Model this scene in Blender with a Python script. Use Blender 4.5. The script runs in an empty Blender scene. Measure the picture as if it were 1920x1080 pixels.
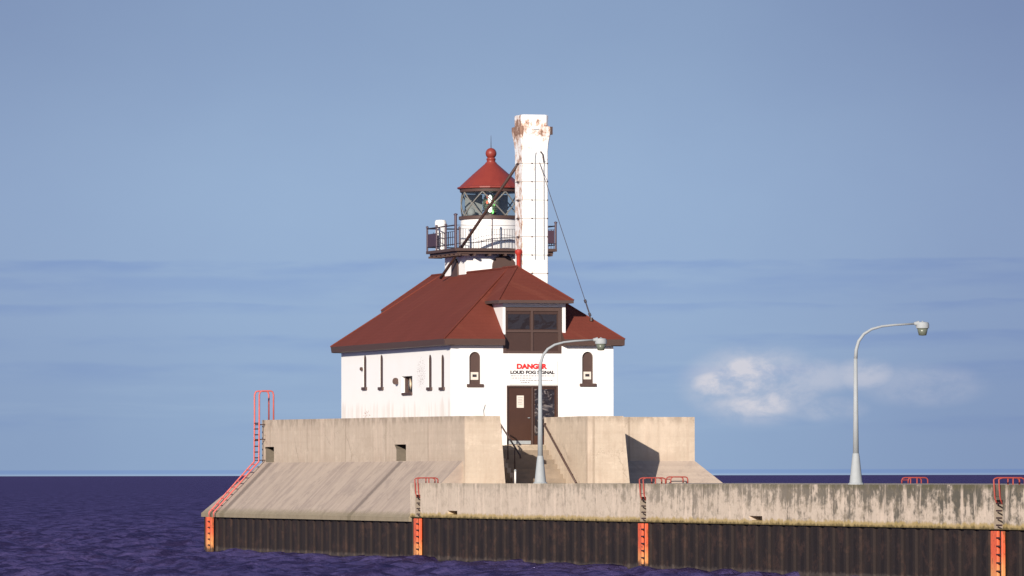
import bpy, bmesh, math, random
import numpy as np
from mathutils import Vector, Matrix
R = math.radians
random.seed(7); rng = np.random.default_rng(11)
SC = bpy.context.scene
COL = SC.collection

# ------------------------------------------------------------------ camera
PHI = R(16.5); F_PX = 12350.0
cam = bpy.data.cameras.new('camera'); co = bpy.data.objects.new('camera', cam); COL.objects.link(co)
cam.sensor_width = 36; cam.lens = 36*F_PX/1920; cam.clip_start = 1; cam.clip_end = 200000
d = Vector((math.sin(PHI), math.cos(PHI), 0)); r = Vector((math.cos(PHI), -math.sin(PHI), 0))
CAMLOC = -(247*d - 115/F_PX*247*r); CAMLOC.z = 3.12
pit = math.atan(351.2/F_PX)
fw = d*math.cos(pit) + Vector((0, 0, 1))*math.sin(pit)
up = r.cross(fw); ra = math.atan(.0015)
rr = r*math.cos(ra) - up*math.sin(ra); uu = up*math.cos(ra) + r*math.sin(ra)
m = Matrix((rr, uu, -fw)).transposed().to_4x4(); m.translation = CAMLOC
co.matrix_world = m
SC.camera = co
SC.render.resolution_x = 1920; SC.render.resolution_y = 1080

# ------------------------------------------------------------------ light
SUN = Vector((2.36, 3.28, -1.27)).normalized()
sd = bpy.data.lights.new('sun', 'SUN'); sd.energy = 5.0; sd.angle = R(.5); sd.color = (1.0, .91, .80)
so = bpy.data.objects.new('sun', sd); COL.objects.link(so)
so.rotation_euler = SUN.to_track_quat('-Z', 'Y').to_euler()
SC.view_settings.view_transform = 'Standard'; SC.view_settings.look = 'None'
SC.view_settings.gamma = 1; SC.view_settings.exposure = 0.25

class NT:
    """tiny node-tree writer"""
    def __init__(s, tree): s.t = tree; s.n = tree.nodes; s.l = tree.links
    def node(s, typ, **kw):
        n = s.n.new(typ)
        for k, v in kw.items(): setattr(n, k, v)
        return n
    def link(s, a, b): s.l.new(a, b)
    def val(s, sock, v):
        if hasattr(v, 'is_output') or isinstance(v, bpy.types.NodeSocket): s.l.new(v, sock)
        elif isinstance(v, (tuple, list)) and len(v) == 3 and sock.type == 'RGBA': sock.default_value = (*v, 1)
        else: sock.default_value = v
    def math(s, op, a, b=0.0, c=0.0, clamp=False):
        n = s.node('ShaderNodeMath', operation=op, use_clamp=clamp)
        s.val(n.inputs[0], a); s.val(n.inputs[1], b); s.val(n.inputs[2], c); return n.outputs[0]
    def mix(s, f, a, b, blend='MIX'):
        n = s.node('ShaderNodeMix', data_type='RGBA', blend_type=blend)
        s.val(n.inputs[0], f); s.val(n.inputs[6], a); s.val(n.inputs[7], b); return n.outputs[2]
    def comb(s, x, y, z):
        n = s.node('ShaderNodeCombineXYZ'); s.val(n.inputs[0], x); s.val(n.inputs[1], y); s.val(n.inputs[2], z); return n.outputs[0]
    def sep(s, v):
        n = s.node('ShaderNodeSeparateXYZ'); s.l.new(v, n.inputs[0]); return n.outputs
    def noise(s, vec, scale=1, detail=4, rough=.55, dist=0.0):
        n = s.node('ShaderNodeTexNoise'); s.l.new(vec, n.inputs['Vector'])
        n.inputs['Scale'].default_value = scale; n.inputs['Detail'].default_value = detail
        n.inputs['Roughness'].default_value = rough; n.inputs['Distortion'].default_value = dist
        return n.outputs[0]
    def ramp(s, v, lo, hi, a=0.0, b=1.0, smooth=True):
        n = s.node('ShaderNodeMapRange', interpolation_type='SMOOTHSTEP' if smooth else 'LINEAR')
        s.val(n.inputs[0], v); n.inputs[1].default_value = lo; n.inputs[2].default_value = hi
        n.inputs[3].default_value = a; n.inputs[4].default_value = b; return n.outputs[0]
    def mul(s, v, x, y, z):
        n = s.node('ShaderNodeVectorMath', operation='MULTIPLY'); s.l.new(v, n.inputs[0])
        n.inputs[1].default_value = (x, y, z); return n.outputs[0]

# ------------------------------------------------------------------ sky
w = bpy.data.worlds.new('World'); SC.world = w; w.use_nodes = True
W = NT(w.node_tree); bg = w.node_tree.nodes['Background']
sky = W.node('ShaderNodeTexSky', sky_type='NISHITA', sun_disc=False)
sky.sun_elevation = R(17.3); sky.sun_rotation = math.atan2(-SUN.x, -SUN.y)
sky.air_density = 1.3; sky.dust_density = 1.0; sky.ozone_density = 3.5
tc = W.node('ShaderNodeTexCoord'); gx, gy, gz = W.sep(tc.outputs['Generated'])
# azimuth measured from the view direction, elevation as z (both small numbers in this telephoto)
az = W.math('ARCTAN2', W.math('SUBTRACT', W.math('MULTIPLY', gx, r.x), W.math('MULTIPLY', gy, -r.y)),
            W.math('ADD', W.math('MULTIPLY', gx, d.x), W.math('MULTIPLY', gy, d.y)))
el = gz
SB = .085*2**.25
def lin(c): return tuple(((v/255+.055)/1.055)**2.4/SB for v in c)
hi = W.mix(1.0, sky.outputs[0], (.95, .95, 1.12), 'MULTIPLY')
# hazy periwinkle band of autumn lake air along the horizon: slightly brighter in the middle heights
band = W.mix(W.ramp(el, .0, .034), lin((146, 171, 203)), lin((153, 178, 210)))
band = W.mix(W.ramp(el, .040, .075), band, lin((138, 161, 195)))
side_ = W.math('ADD', W.ramp(az, .015, .085), W.math('MULTIPLY', W.ramp(az, -.03, -.085), .6), clamp=True)
band = W.mix(side_, band, W.mix(1.0, band, (.80, .78, .84), 'MULTIPLY'))
blot = W.noise(W.comb(W.math('MULTIPLY', az, 28), W.math('MULTIPLY', el, 40), .5), 1, 4, .55)
band = W.mix(W.math('MULTIPLY', W.ramp(blot, .35, .70), .22), band, W.mix(1.0, band, (.86, .86, .93), 'MULTIPLY'))
tint = W.mix(W.ramp(el, .10, .40), band, hi)
# long faint streaks of thin cloud
wob = W.noise(W.comb(W.math('MULTIPLY', az, 22), W.math('MULTIPLY', el, 60), 4.4), 1, 5, .6)
for e0, wd, k, sd_ in ((.0325, .0011, .85, 1), (.0300, .0018, .55, 2), (.0262, .0008, .60, 3), (.0212, .0012, .65, 4), (.0165, .0016, .5, 5), (.0085, .0012, .4, 6)):
    ew = W.math('ADD', W.math('SUBTRACT', el, e0), W.math('MULTIPLY', W.math('SUBTRACT', wob, .5), .0035))
    line = W.math('MULTIPLY', W.ramp(ew, wd*.5, -wd*.1), W.ramp(ew, -wd*2.6, -wd*.3))
    gap = W.ramp(W.noise(W.comb(W.math('MULTIPLY', az, 26), W.math('MULTIPLY', el, 150), sd_*7.3), 1, 4, .6), .38, .62)
    tint = W.mix(W.math('MULTIPLY', W.math('MULTIPLY', line, gap), k), tint, W.mix(1.0, tint, (.78, .83, .96), 'MULTIPLY'))
vs2 = W.comb(W.math('MULTIPLY', az, 14), W.math('MULTIPLY', el, 120), 9.4)
st2 = W.noise(vs2, 1, 5, .6, .4)
amt2 = W.math('MULTIPLY', W.ramp(st2, .50, .74), W.math('MULTIPLY', W.ramp(el, .030, .012), W.ramp(el, .001, .006)))
tint = W.mix(W.math('MULTIPLY', amt2, .35), tint, W.mix(1.0, tint, (1.28, 1.22, 1.10), 'MULTIPLY'))
# the small broken cumulus low on the right
def puff(ca, ce, ra_, re_):
    a = W.math('DIVIDE', W.math('SUBTRACT', az, ca), ra_); e = W.math('DIVIDE', W.math('SUBTRACT', el, ce), re_)
    q = W.math('ADD', W.math('MULTIPLY', a, a), W.math('MULTIPLY', e, e))
    return W.ramp(q, 1.0, 0.0)
cn = W.noise(W.comb(W.math('MULTIPLY', az, 150), W.math('MULTIPLY', el, 240), 1.7), 1, 7, .62, .2)
def puffs(lst):
    out = None
    for ca, ce, a_, e_, k in lst:
        p = W.math('MULTIPLY', puff(ca, ce, a_, e_), k)
        out = p if out is None else W.math('MAXIMUM', out, p)
    return out
pf = puffs([(.0368, .0136, .0128, .0072, .62), (.0362, .0150, .0062, .0040, 1.35), (.0318, .0138, .0058, .0027, 1.2), (.0375, .0110, .0072, .0030, .95),
            (.0455, .0148, .0085, .0034, .42), (.0532, .0152, .0062, .0030, .50), (.0475, .0100, .0075, .0024, .30),
            (.0620, .0135, .012, .0040, .22)])
cl = W.math('MULTIPLY', pf, W.math('ADD', .22, W.math('MULTIPLY', W.ramp(cn, .30, .68), .95)), clamp=True)
tint = W.mix(W.math('MULTIPLY', cl, .88), tint, lin((214, 212, 220)))
# distant band of mist just over the water
bnd = W.math('MULTIPLY', W.ramp(el, .00095, .00075), W.ramp(el, .0001, .0003))
bl = W.ramp(el, .00045, .00015)
tint = W.mix(W.math('MULTIPLY', bnd, .85), tint, W.mix(1.0, tint, (.78, .85, 1.0), 'MULTIPLY'))
tint = W.mix(W.math('MULTIPLY', bl, .5), tint, W.mix(1.0, tint, (1.3, 1.22, 1.1), 'MULTIPLY'))
W.link(tint, bg.inputs['Color']); bg.inputs['Strength'].default_value = .085

# ------------------------------------------------------------------ helpers
class MB:
    def __init__(s): s.v = []; s.f = []
    def add(s, vs, fs):
        o = len(s.v); s.v += [tuple(map(float, v)) for v in vs]; s.f += [tuple(i+o for i in f) for f in fs]; return s
    def poly(s, vs): return s.add(vs, [tuple(range(len(vs)))])
    def box(s, x0, x1, y0, y1, z0, z1):
        v = [(x, y, z) for z in (z0, z1) for x, y in ((x0, y0), (x1, y0), (x1, y1), (x0, y1))]
        return s.add(v, [(3, 2, 1, 0), (4, 5, 6, 7), (0, 1, 5, 4), (1, 2, 6, 5), (2, 3, 7, 6), (3, 0, 4, 7)])
    def prism(s, lo, hi):
        """closed solid between two loops with the same number of points (lo counter-clockwise from above)"""
        n = len(lo)
        return s.add(list(lo)+list(hi), [tuple(range(n))[::-1], tuple(range(n, 2*n))] + [(i, (i+1) % n, n+(i+1) % n, n+i) for i in range(n)])
    def tube(s, pts, rad, n=8, cap=True):
        P = [Vector(p) for p in pts]; rads = rad if isinstance(rad, (list, tuple)) else [rad]*len(P)
        vs = []; last = None
        for i, p in enumerate(P):
            t = (P[min(i+1, len(P)-1)] - P[max(i-1, 0)]).normalized()
            if last is None: last = t.orthogonal().normalized()
            a = (last - t*last.dot(t)).normalized(); last = a; b = t.cross(a)
            vs += [p + (a*math.cos(k*2*math.pi/n) + b*math.sin(k*2*math.pi/n))*rads[i] for k in range(n)]
        fs = [(i*n+k, i*n+(k+1) % n, (i+1)*n+(k+1) % n, (i+1)*n+k) for i in range(len(P)-1) for k in range(n)]
        if cap: fs += [tuple(range(n))[::-1], tuple(range((len(P)-1)*n, len(P)*n))]
        return s.add(vs, fs)
    def lathe(s, cx, cy, prof, n=32, cap=True):
        vs = [(cx+q*math.cos(k*2*math.pi/n), cy+q*math.sin(k*2*math.pi/n), z) for q, z in prof for k in range(n)]
        fs = [(i*n+k, i*n+(k+1) % n, (i+1)*n+(k+1) % n, (i+1)*n+k) for i in range(len(prof)-1) for k in range(n)]
        if cap: fs += [tuple(range(n))[::-1], tuple(range((len(prof)-1)*n, len(prof)*n))]
        return s.add(vs, fs)
    def build(s, name, mat, parent=None, smooth=False, bevel=0, auto=None):
        off = Vector((0, 0, 0))
        q = parent
        while q is not None: off += q.location; q = q.parent
        me = bpy.data.meshes.new(name); me.from_pydata([tuple(Vector(v)-off) for v in s.v], [], s.f); me.update()
        bm = bmesh.new(); bm.from_mesh(me)
        bmesh.ops.recalc_face_normals(bm, faces=bm.faces)
        bm.to_mesh(me); bm.free()
        me.materials.append(mat)
        if smooth or auto:
            for p in me.polygons: p.use_smooth = True
            if auto:
                me.set_sharp_from_angle(angle=R(auto))
        o = bpy.data.objects.new(name, me); COL.objects.link(o)
        if parent: o.parent = parent
        if bevel:
            b = o.modifiers.new('bevel', 'BEVEL'); b.width = bevel; b.segments = 2; b.limit_method = 'ANGLE'; b.angle_limit = R(40)
        return o

def thing(name, label, cat, loc, group=None):
    o = bpy.data.objects.new(name, None); COL.objects.link(o); o.location = loc; o.empty_display_size = .3
    o['label'] = label; o['category'] = cat
    if group: o['group'] = group
    return o

def holed(outer, holes, to3):
    """planar face with holes. outer: 2D loop; holes: 2D loops; to3 maps (u,v,depth) to a point"""
    bm = bmesh.new(); edges = []
    for loop in [outer]+holes:
        vs = [bm.verts.new((u, v, 0)) for u, v in loop]
        edges += [bm.edges.new((vs[i], vs[(i+1) % len(vs)])) for i in range(len(vs))]
    bmesh.ops.triangle_fill(bm, use_beauty=True, edges=edges, normal=(0, 0, 1))
    bm.verts.index_update()
    vs = [to3(v.co.x, v.co.y, 0) for v in bm.verts]; fs = [tuple(v.index for v in f.verts) for f in bm.faces]
    bm.free(); return vs, fs
def reveal(mb, loop, depth, to3, back=False):
    n = len(loop)
    mb.add([to3(u, v, 0) for u, v in loop]+[to3(u, v, depth) for u, v in loop], [(i, (i+1) % n, n+(i+1) % n, n+i) for i in range(n)])
    if back: mb.poly([to3(u, v, depth) for u, v in loop])
def rect(u0, u1, v0, v1): return [(u0, v0), (u1, v0), (u1, v1), (u0, v1)]
def arch(uc, w, v0, v1, n=10):
    h = w/2; return [(uc-h, v0), (uc+h, v0)] + [(uc+h*math.cos(math.pi*i/n), v1-h+h*math.sin(math.pi*i/n)) for i in range(n+1)]

# ------------------------------------------------------------------ materials
def new_mat(name, rough=.7, metal=0, spec=.5):
    mt = bpy.data.materials.new(name); mt.use_nodes = True
    b = mt.node_tree.nodes['Principled BSDF']; b.inputs['Roughness'].default_value = rough
    b.inputs['Metallic'].default_value = metal; b.inputs['Specular IOR Level'].default_value = spec
    return mt, NT(mt.node_tree), b
def bump(N, b, h, strength=.3, dist=.02):
    n = N.node('ShaderNodeBump'); n.inputs['Strength'].default_value = strength; n.inputs['Distance'].default_value = dist
    N.link(h, n.inputs['Height']); N.link(n.outputs[0], b.inputs['Normal'])
def pos(N): return N.node('ShaderNodeNewGeometry').outputs['Position']
def obj_co(N): return N.node('ShaderNodeTexCoord').outputs['Object']
def plain(name, c, rough=.6, metal=0, var=.15, scale=6, spec=.5, worn=None):
    mt, N, b = new_mat(name, rough, metal, spec); p = obj_co(N)
    n = N.noise(p, scale, 5, .6)
    c2 = tuple(max(0, x*(1-var)) for x in c); c3 = tuple(min(1, x*(1+var)) for x in c)
    colr = N.mix(n, c2, c3)
    if worn:
        n2 = N.noise(p, scale*2.3, 6, .7); colr = N.mix(N.ramp(n2, worn[1], worn[1]+.08), colr, worn[0])
    N.link(colr, b.inputs['Base Color']); bump(N, b, N.noise(p, scale*6, 3), .15, .01)
    return mt

def whitewash(name, kind='wall'):
    mt, N, b = new_mat(name, .6, 0, .3); p = pos(N); x, y, z = N.sep(p); u = N.math('ADD', x, y)
    v = N.comb(u, z, 0)
    br = N.node('ShaderNodeTexBrick'); N.link(v, br.inputs['Vector']); br.inputs['Scale'].default_value = 1
    br.inputs['Brick Width'].default_value = .42; br.inputs['Row Height'].default_value = .15; br.inputs['Mortar Size'].default_value = .012
    br.inputs['Mortar Smooth'].default_value = .4
    base = N.mix(N.noise(v, .9, 4), (.86, .84, .80), (.90, .885, .86))
    if kind == 'wall':
        # rust-pink weeping under the sills, speckled peeling patches near the horn opening
        streak = N.math('MULTIPLY', N.noise(N.comb(N.math('MULTIPLY', u, 3.2), N.math('MULTIPLY', z, .25), 4), 1, 4), N.ramp(z, 6.9, 5.6))
        base = N.mix(N.math('MULTIPLY', N.ramp(streak, .40, .60), .36), base, (.62, .50, .42))
        def spot(yc, zc, ry, rz, thr, sc=26):
            a = N.math('DIVIDE', N.math('SUBTRACT', y, yc), ry); e = N.math('DIVIDE', N.math('SUBTRACT', z, zc), rz)
            q = N.ramp(N.math('ADD', N.math('MULTIPLY', a, a), N.math('MULTIPLY', e, e)), 1.2, 0)
            k = N.noise(N.comb(N.math('MULTIPLY', y, sc*.28), N.math('MULTIPLY', z, sc), 0), 1, 3, .6)
            return N.math('MULTIPLY', N.ramp(N.math('ADD', k, N.math('MULTIPLY', q, .28)), thr, thr+.06), N.ramp(x, .1, .05))
        base = N.mix(spot(4.1, 7.0, 1.1, 1.0, .83, 34), base, (.25, .13, .09))
        base = N.mix(spot(12.0, 5.35, .9, .6, .80, 18), base, (.50, .33, .26))
        base = N.mix(spot(1.3, 4.9, .5, .6, .80, 18), base, (.45, .30, .24))
        pl = N.ramp(N.noise(N.comb(u, N.math('MULTIPLY', z, 2), 8), 3.4, 6, .7), .70, .73)
        base = N.mix(N.math('MULTIPLY', pl, .5), base, (.55, .40, .33))
    N.link(base, b.inputs['Base Color']); bump(N, b, br.outputs['Fac'], -.35, .02)
    return mt
M = {}
M['white'] = whitewash('whitewashed brick')
M['white2'] = whitewash('whitewashed tower brick', 'tower')
M['white_paint'] = plain('white paint', (.80, .78, .75), .5, var=.04)
M['brown'] = plain('brown paint', (.078, .044, .035), .55, var=.12)
M['brown_dark'] = plain('dark brown paint', (.050, .024, .018), .5, var=.2, scale=3)
M['door'] = plain('dark door paint', (.055, .022, .013), .45, var=.25, scale=2)
M['plum'] = plain('plum painted metal', (.060, .030, .045), .5)
M['black'] = plain('black iron', (.030, .020, .028), .5)
M['grey_metal'] = plain('galvanised metal', (.335, .355, .36), .65, 0, var=.12, spec=.25)
M['strap'] = plain('steel strap', (.30, .27, .24), .6)
M['bars'] = plain('lantern bars', (.20, .19, .17), .5)
M['lens_grey'] = plain('refractor', (.13, .145, .11), .3)
M['red_light'] = plain('red paint', (.42, .035, .022), .5, var=.2)
M['cream'] = plain('cream enamel', (.62, .50, .36), .5)
M['paper'] = plain('weathered notice board', (.68, .60, .52), .7, var=.08)
M['red_ink'] = plain('red lettering', (.62, .02, .02), .5, var=.1)
M['dark_ink'] = plain('black lettering', (.03, .025, .03), .5, var=.1)
M['faded_ink'] = plain('faded lettering', (.20, .19, .20), .6, var=.3, scale=14)
M['rail_red'] = plain('worn red rail paint', (.33, .052, .036), .6, var=.25, scale=4, worn=((.14, .06, .045), .60))
M['coral'] = plain('coral red paint', (.56, .12, .10), .6, var=.25, scale=3, worn=((.20, .07, .05), .62))

def mk_roof():
    mt, N, b = new_mat('red painted roofing', .8, 0, .12); p = pos(N); x, y, z = N.sep(p)
    n = N.noise(N.mul(p, 1, 1, .4), .8, 6, .62)
    c = N.mix(n, (.128, .032, .021), (.180, .045, .031))
    c = N.mix(N.math('MULTIPLY', N.ramp(N.noise(p, 5, 5, .7), .55, .75), .45), c, (.13, .040, .026))
    c = N.mix(N.math('MULTIPLY', N.ramp(N.noise(N.comb(N.math('MULTIPLY', N.math('ADD', x, y), 2.2), N.math('MULTIPLY', z, .35), 2), 1, 4), .55, .72), .35), c, (.24, .075, .045))
    br = N.node('ShaderNodeTexBrick'); N.link(N.comb(N.math('ADD', x, y), z, 0), br.inputs['Vector'])
    br.inputs['Scale'].default_value = 1; br.inputs['Brick Width'].default_value = .32; br.inputs['Row Height'].default_value = .13; br.inputs['Mortar Size'].default_value = .012
    c = N.mix(N.math('MULTIPLY', br.outputs['Fac'], .14), c, (.07, .018, .014))
    N.link(c, b.inputs['Base Color']); bump(N, b, N.noise(p, 9, 4), .3, .02)
    return mt
M['roof'] = mk_roof()
def mk_lroof():
    mt, N, b = new_mat('red painted copper', .45, 0, .4); p = pos(N)
    c = N.mix(N.noise(p, 2.4, 5), (.20, .030, .022), (.27, .045, .030))
    N.link(c, b.inputs['Base Color']); bump(N, b, N.noise(p, 6, 4), .2, .01); return mt
M['lroof'] = mk_lroof()

def mk_conc(name, kind):
    mt, N, b = new_mat(name, .85, 0, .2); p = pos(N); x, y, z = N.sep(p)
    u = N.math('ADD', x, y)
    big = N.noise(N.mul(p, .35, .35, .6), 1, 5, .6)
    fine = N.noise(p, 7, 6, .7)
    base = N.mix(big, (.49, .400, .305), (.585, .485, .38))
    base = N.mix(N.math('MULTIPLY', N.ramp(fine, .35, .75), .35), base, (.46, .35, .265))
    streak = N.noise(N.comb(N.math('MULTIPLY', u, 3.4), N.math('MULTIPLY', z, .22), 0), 1, 5, .65)
    wide = N.noise(N.comb(N.math('MULTIPLY', u, .9), N.math('MULTIPLY', z, .12), 5), 1, 4, .6)
    # board marks, pour joints and hairline cracks
    bands = N.noise(N.comb(N.math('MULTIPLY', u, .05), N.math('MULTIPLY', z, 5.5), 3), 1, 2, .5)
    base = N.mix(N.math('MULTIPLY', N.ramp(bands, .50, .62), .16), base, (.40, .31, .235))
    jt = N.math('ABSOLUTE', N.math('SUBTRACT', N.math('FRACT', N.math('DIVIDE', N.math('ADD', u, N.math('MULTIPLY', fine, .05)), 5.9)), .5))
    base = N.mix(N.math('MULTIPLY', N.ramp(jt, .011, .004), .55), base, (.25, .19, .14))
    vor = N.node('ShaderNodeTexVoronoi', feature='DISTANCE_TO_EDGE'); vor.inputs['Scale'].default_value = .42
    wv = N.node('ShaderNodeVectorMath', operation='ADD'); N.link(p, wv.inputs[0]); N.link(N.comb(big, fine, fine), wv.inputs[1]); N.link(wv.outputs[0], vor.inputs['Vector'])
    base = N.mix(N.math('MULTIPLY', N.math('MULTIPLY', N.ramp(vor.outputs[0], .012, .003), N.ramp(big, .45, .6)), .5), base, (.22, .165, .12))
    patch = N.noise(N.mul(p, 1.1, 1.1, 1.7), 1, 7, .72)
    base = N.mix(N.math('MULTIPLY', N.ramp(patch, .52, .62), .28), base, (.40, .315, .235))
    base = N.mix(N.math('MULTIPLY', N.ramp(patch, .44, .36), .30), base, (.72, .60, .47))
    if kind == 'parapet':
        base = N.mix(N.math('MULTIPLY', N.ramp(streak, .46, .70), .42), base, (.40, .30, .225))
        base = N.mix(N.math('MULTIPLY', N.ramp(wide, .50, .68), .35), base, (.70, .56, .44))
        top = N.math('MULTIPLY', N.ramp(z, 4.9, 5.3), N.ramp(N.noise(N.comb(N.math('MULTIPLY', u, 2), z, 3), 1, 5, .7), .42, .60))
        base = N.mix(N.math('MULTIPLY', top, .5), base, (.19, .145, .11))
        lowd = N.math('MULTIPLY', N.ramp(z, 4.15, 3.65), N.ramp(wide, .40, .62)); base = N.mix(N.math('MULTIPLY', lowd, .35), base, (.36, .27, .20))
    if kind == 'apron':
        base = N.mix(.60, base, (.40, .315, .255))
        base = N.mix(N.math('MULTIPLY', N.ramp(patch, .50, .60), .35), base, (.26, .21, .185))
        s2 = N.noise(N.comb(N.math('MULTIPLY', y, 1.9), N.math('MULTIPLY', z, .16), 7), 1, 6, .7)
        base = N.mix(N.math('MULTIPLY', N.ramp(s2, .44, .62), .50), base, (.30, .235, .20))
        s3 = N.noise(N.comb(N.math('MULTIPLY', y, 4.7), N.math('MULTIPLY', z, .3), 3), 1, 5, .7)
        base = N.mix(N.math('MULTIPLY', N.ramp(s3, .52, .68), .40), base, (.50, .40, .32))
        for yc, wd in ((2.1, .42), (21.9, .55), (23.7, .3)):
            k = N.math('ABSOLUTE', N.math('ADD', N.math('SUBTRACT', y, yc), N.math('MULTIPLY', N.math('SUBTRACT', fine, .5), .5)))
            base = N.mix(N.math('MULTIPLY', N.ramp(k, wd, wd*.35), .75), base, (.16, .125, .105))
        edge = N.ramp(N.math('ADD', z, N.math('MULTIPLY', N.math('SUBTRACT', fine, .5), .5)), 1.86, 1.64)
        base = N.mix(N.math('MULTIPLY', edge, .6), base, (.20, .17, .09))
    if kind == 'pier':
        base = N.mix(.45, base, (.72, .60, .475))
        # mould and run-off stains that get heavier towards the landward end
        k = N.ramp(y, -18, -62, 0, 1, False)
        s1 = N.noise(N.comb(N.math('MULTIPLY', y, 1.3), N.math('MULTIPLY', z, 1.8), 2), 1, 8, .74, .1)
        runs = N.noise(N.comb(N.math('MULTIPLY', y, 2.6), N.math('MULTIPLY', z, .25), 6), 1, 5, .7)
        hgt = N.ramp(z, 1.85, 2.7)
        f = N.math('ADD', N.math('ADD', N.math('MULTIPLY', s1, .60), N.math('MULTIPLY', runs, .40)), N.math('ADD', N.math('MULTIPLY', hgt, .085), N.math('MULTIPLY', k, .085)))
        base = N.mix(N.math('MULTIPLY', N.ramp(runs, .42, .68), .35), base, (.46, .36, .28))
        base = N.mix(N.math('MULTIPLY', N.ramp(f, .560, .665), N.math('ADD', .30, N.math('MULTIPLY', k, .62))), base, (.085, .080, .062))
        bl2 = N.noise(N.comb(N.math('MULTIPLY', y, 2.1), N.math('MULTIPLY', z, 3.0), 9), 1, 7, .75)
        base = N.mix(N.math('MULTIPLY', N.ramp(bl2, .50, .60), N.math('ADD', .22, N.math('MULTIPLY', k, .35))), base, (.24, .195, .135))
        pale = N.ramp(N.noise(N.comb(N.math('MULTIPLY', y, 1.7), N.math('MULTIPLY', z, .35), 11), 1, 6, .65), .54, .64)
        base = N.mix(N.math('MULTIPLY', pale, .7), base, (.74, .60, .47))
        tp = N.math('MULTIPLY', N.ramp(z, 2.62, 2.80), N.ramp(N.noise(N.comb(y, 0, 3), 1.3, 5, .7), .40, .55))
        base = N.mix(N.math('MULTIPLY', tp, N.math('ADD', .25, N.math('MULTIPLY', k, .55))), base, (.12, .11, .06))
        mo = N.math('ADD', z, N.math('MULTIPLY', N.math('SUBTRACT', N.noise(N.comb(y, z, 0), 3.2, 6, .7), .5), .34))
        base = N.mix(N.math('MULTIPLY', N.ramp(mo, 1.80, 1.70), .8), base, (.42, .30, .10))
        base = N.mix(N.math('MULTIPLY', N.ramp(mo, 1.70, 1.60), .9), base, (.10, .075, .03))
    if kind == 'deck':
        base = N.mix(.5, base, (.30, .25, .19))
        base = N.mix(N.math('MULTIPLY', N.ramp(N.noise(p, .8, 6, .7), .45, .65), .6), base, (.16, .14, .09))
    N.link(base, b.inputs['Base Color']); bump(N, b, N.math('ADD', fine, streak), .35, .03)
    return mt
M['steps'] = plain('worn dark steps', (.27, .21, .155), .85, var=.45, scale=2.2)  # brown concrete colour, darkened to deepen the shade on the steps
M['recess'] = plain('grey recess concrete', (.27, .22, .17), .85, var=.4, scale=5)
M['grime'] = plain('slimy dark concrete', (.14, .115, .085), .8, var=.4, scale=5)
M['parapet'] = mk_conc('cast concrete', 'parapet'); M['apron'] = mk_conc('weathered sloping concrete', 'apron')
M['pier'] = mk_conc('stained pier concrete', 'pier'); M['deck'] = mk_conc('deck concrete', 'deck')
def mk_pile():
    mt, N, b = new_mat('rusty sheet piling', .75, .0, .3); p = pos(N); x, y, z = N.sep(p)
    n = N.noise(N.comb(N.math('MULTIPLY', N.math('ADD', x, y), 2.4), N.math('MULTIPLY', z, .5), 0), 1, 6, .65)
    c = N.mix(n, (.016, .010, .0085), (.030, .020, .0165))
    fr = N.math('FRACT', N.math('DIVIDE', N.math('ADD', N.math('ADD', x, y), N.math('MULTIPLY', n, .22)), 1.19))
    c = N.mix(N.math('MULTIPLY', N.math('MULTIPLY', N.ramp(fr, .22, .30), N.ramp(fr, .58, .48)), N.ramp(n, .30, .55, .25, .75)), c, (.010, .006, .006))  # rib relief painted as dark bands at the pile pitch
    c = N.mix(N.math('MULTIPLY', N.ramp(N.noise(N.comb(N.math('MULTIPLY', y, 1.1), N.math('MULTIPLY', z, 1.3), 1), 1, 8, .75), .50, .62), .7), c, (.052, .028, .020))
    fo = N.math('ADD', z, N.math('MULTIPLY', N.math('SUBTRACT', N.noise(p, 3, 5, .7), .5), .35))
    c = N.mix(N.math('MULTIPLY', N.ramp(fo, .26, .16), .45), c, (.10, .078, .066))
    c = N.mix(N.ramp(fo, .12, .02), c, (.012, .01, .01))
    N.link(c, b.inputs['Base Color']); bump(N, b, N.noise(p, 8, 5), .4, .03); return mt
M['pile'] = mk_pile()
def mk_orange():
    mt, N, b = new_mat('orange fender paint', .5, 0, .3); p = pos(N); x, y, z = N.sep(p)
    n = N.noise(N.mul(p, 3, 3, 1.6), 1, 5, .7)
    zz = N.math('ADD', z, N.math('MULTIPLY', N.math('SUBTRACT', n, .5), .8))
    c = N.mix(N.ramp(zz, .35, .95), (.72, .29, .10), (.70, .12, .050))
    c = N.mix(N.math('MULTIPLY', N.ramp(N.noise(N.mul(p, 5, 5, 2.2), 1, 6, .72), .55, .62), .8), c, (.24, .085, .035))
    c = N.mix(N.ramp(N.noise(p, 9, 5, .7), .62, .66), c, (.10, .05, .03))
    c = N.mix(N.ramp(zz, .36, .16), c, (.10, .055, .03))
    N.link(c, b.inputs['Base Color']); return mt
M['orange'] = mk_orange()
def mk_stack():
    mt, N, b = new_mat('peeling white stack paint', .55, 0, .3); p = pos(N); x, y, z = N.sep(p)
    n = N.noise(N.comb(N.math('MULTIPLY', x, 4), N.math('MULTIPLY', y, 4), N.math('MULTIPLY', z, 2.6)), 1, 7, .72)
    n2 = N.noise(p, 11, 4, .7)
    side = N.ramp(x, 3.735, 3.715)                       # the weather side has lost most of its paint
    topz = N.math('MULTIPLY', N.ramp(z, 15.9, 16.25), N.ramp(z, 16.76, 16.66))
    f = N.math('ADD', n, N.math('ADD', N.math('MULTIPLY', side, .13), N.math('ADD', N.math('MULTIPLY', topz, .13), N.math('MULTIPLY', N.math('SUBTRACT', n2, .5), .25))))
    c = N.mix(N.ramp(f, .60, .66), (.84, .82, .79), (.66, .48, .38))
    c = N.mix(N.ramp(f, .69, .74), c, (.28, .16, .11))
    N.link(c, b.inputs['Base Color']); return mt
M['stack'] = mk_stack()
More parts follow.
